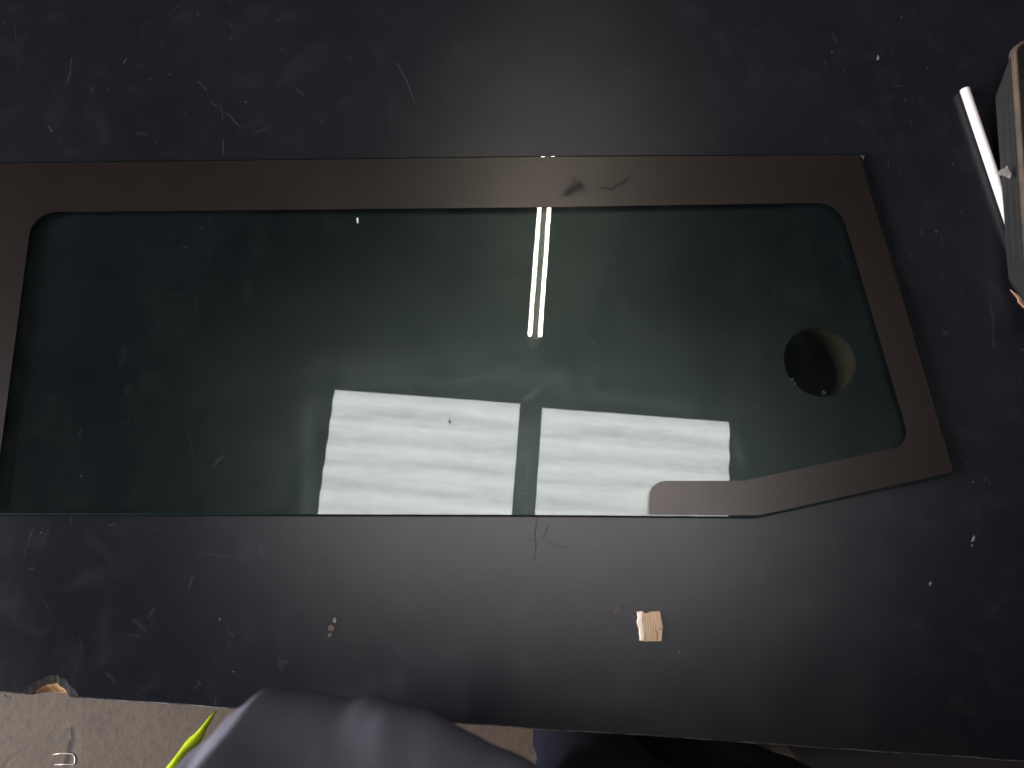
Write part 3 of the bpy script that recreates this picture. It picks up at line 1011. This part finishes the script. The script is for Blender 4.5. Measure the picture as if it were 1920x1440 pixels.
secs = []
for (z, fwd, wid, cx, cy) in [(T - .10, .105, 2.1, .10, -.44), (T + .02, .095, 2.0, .06, -.42), (T + .16, .075, 1.8, .02, -.40), (T + .28, .045, 1.45, -.02, -.37), (T + .37, .016, 1.15, -.04, -.34), (T + .415, .004, 1.03, -.045, -.32), (T + .44, 0, 1.0, -.045, -.31),
                              (T + .456, .008, 1.0, -.045, -.31), (T + .475, .020, 1.02, -.04, -.305), (T + .50, .034, 1.05, -.04, -.30), (T + .53, .055, 1.12, -.04, -.30), (T + .58, .09, 1.25, -.04, -.30)]:
    s = jacket_section(z, fwd, wid, cx, cy)
    l = []
    for q in s:
        k = .0025 * noise.noise(Vector((q.x * 16, q.y * 16, z * 14))) + .0015 * noise.noise(Vector((q.x * 45, q.y * 45, z * 30)))
        l.append(Vector((q.x + k * .6, q.y + k, z + k * .8)))
    secs.append(l)
v, f_ = loft(secs, True, True)
jk = mesh_obj('jacket', v, f_, M['jacket'], per, smooth=True)
sub = jk.modifiers.new('subsurf', 'SUBSURF'); sub.levels = 2; sub.render_levels = 2
# lime edge down the open left front
path, rad = [], []
lp = [(404, 1334), (396, 1345), (384, 1362), (374, 1377), (366, 1386), (355, 1397), (344, 1408), (334, 1422), (324, 1438), (312, 1456)]
vsL, fsL = [], []
wl = [2, 4, 5.5, 9, 12, 11, 7.5, 8, 11, 12]
for (q, wd) in zip(lp, wl):
    a, b = at(q[0] - wd * .9, q[1] - wd * .25, T + .17), at(q[0] + wd * .9, q[1] + wd * .45, T + .165)
    c_ = (a + b) / 2 + Vector((0, 0, .003))
    vsL += [a, c_, b, c_ - Vector((0, 0, .006))]
for i in range(len(lp) - 1):
    for j in range(4):
        k = (j + 1) % 4
        fsL.append((i * 4 + j, i * 4 + k, i * 4 + 4 + k, i * 4 + 4 + j))
fsL += [(3, 2, 1, 0), tuple((len(lp) - 1) * 4 + j for j in range(4))]
lm = mesh_obj('piping', vsL, fsL, M['lime'], per, smooth=True)
lm['label'] = 'bright lime edge of the jacket'


def leg(cx, cy, rx, ry, dx):
    ls = []
    for z, k, sx in [(.95, 1.08, 0), (.86, 1.05, 0), (.80, 1.0, 0), (.72, .96, .0), (.6, .88, 0), (.48, .78, 0), (.36, .72, .0), (.2, .68, 0), (.1, .7, 0), (.085, .68, 0)]:
        l = []
        for i in range(28):
            a = 2 * math.pi * i / 28
            q = Vector((cx + dx * (.9 - z) + math.cos(a) * rx * k, cy + math.sin(a) * ry * k, z))
            fo = .010 * noise.noise(Vector((q.x * 14, q.y * 14, z * 9))) + .006 * noise.noise(Vector((math.cos(a) * 3, math.sin(a) * 3, z * 24 + cx * 7)))
            l.append(q + Vector((math.cos(a) * fo, math.sin(a) * fo, 0)))
        ls.append(l)
    return loft(ls, True, True)


for (cx, cy, dx) in ((.104, -.262, .0), (.240, -.275, .03)):
    v, f_ = leg(cx, cy, .098 if cx < .2 else .118, .108, dx)
    o = mesh_obj('trouser_leg', v, f_, M['trouser'], per, smooth=True)
    X = cx + dx * .85
    ls = []
    for z, a_, b_, yo in [(0.0, .046, .135, .05), (.02, .05, .14, .05), (.05, .048, .125, .04), (.075, .046, .09, .01), (.12, .045, .055, -.01)]:
        ls.append([Vector((X + math.cos(2 * math.pi * i / 20) * a_, cy + yo + math.sin(2 * math.pi * i / 20) * b_, z)) for i in range(20)])
    v, f_ = loft(ls, True, True)
    mesh_obj('boot', v, f_, M['boot'], per, smooth=True)

# added dark brown board, standing in for the shade on the floor
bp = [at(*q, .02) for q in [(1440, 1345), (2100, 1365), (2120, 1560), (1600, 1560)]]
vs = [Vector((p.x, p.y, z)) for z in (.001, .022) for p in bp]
o = mesh_obj('shade_board', vs, [(3, 2, 1, 0), (4, 5, 6, 7), (0, 1, 5, 4), (1, 2, 6, 5), (2, 3, 7, 6), (3, 0, 4, 7)], plain('floor_shade_brown', (.008, .0035, .0026), .8, var=.4, scale=20))
tag(o, 'dark brown board added in place of floor shade beyond the trousers', 'board')
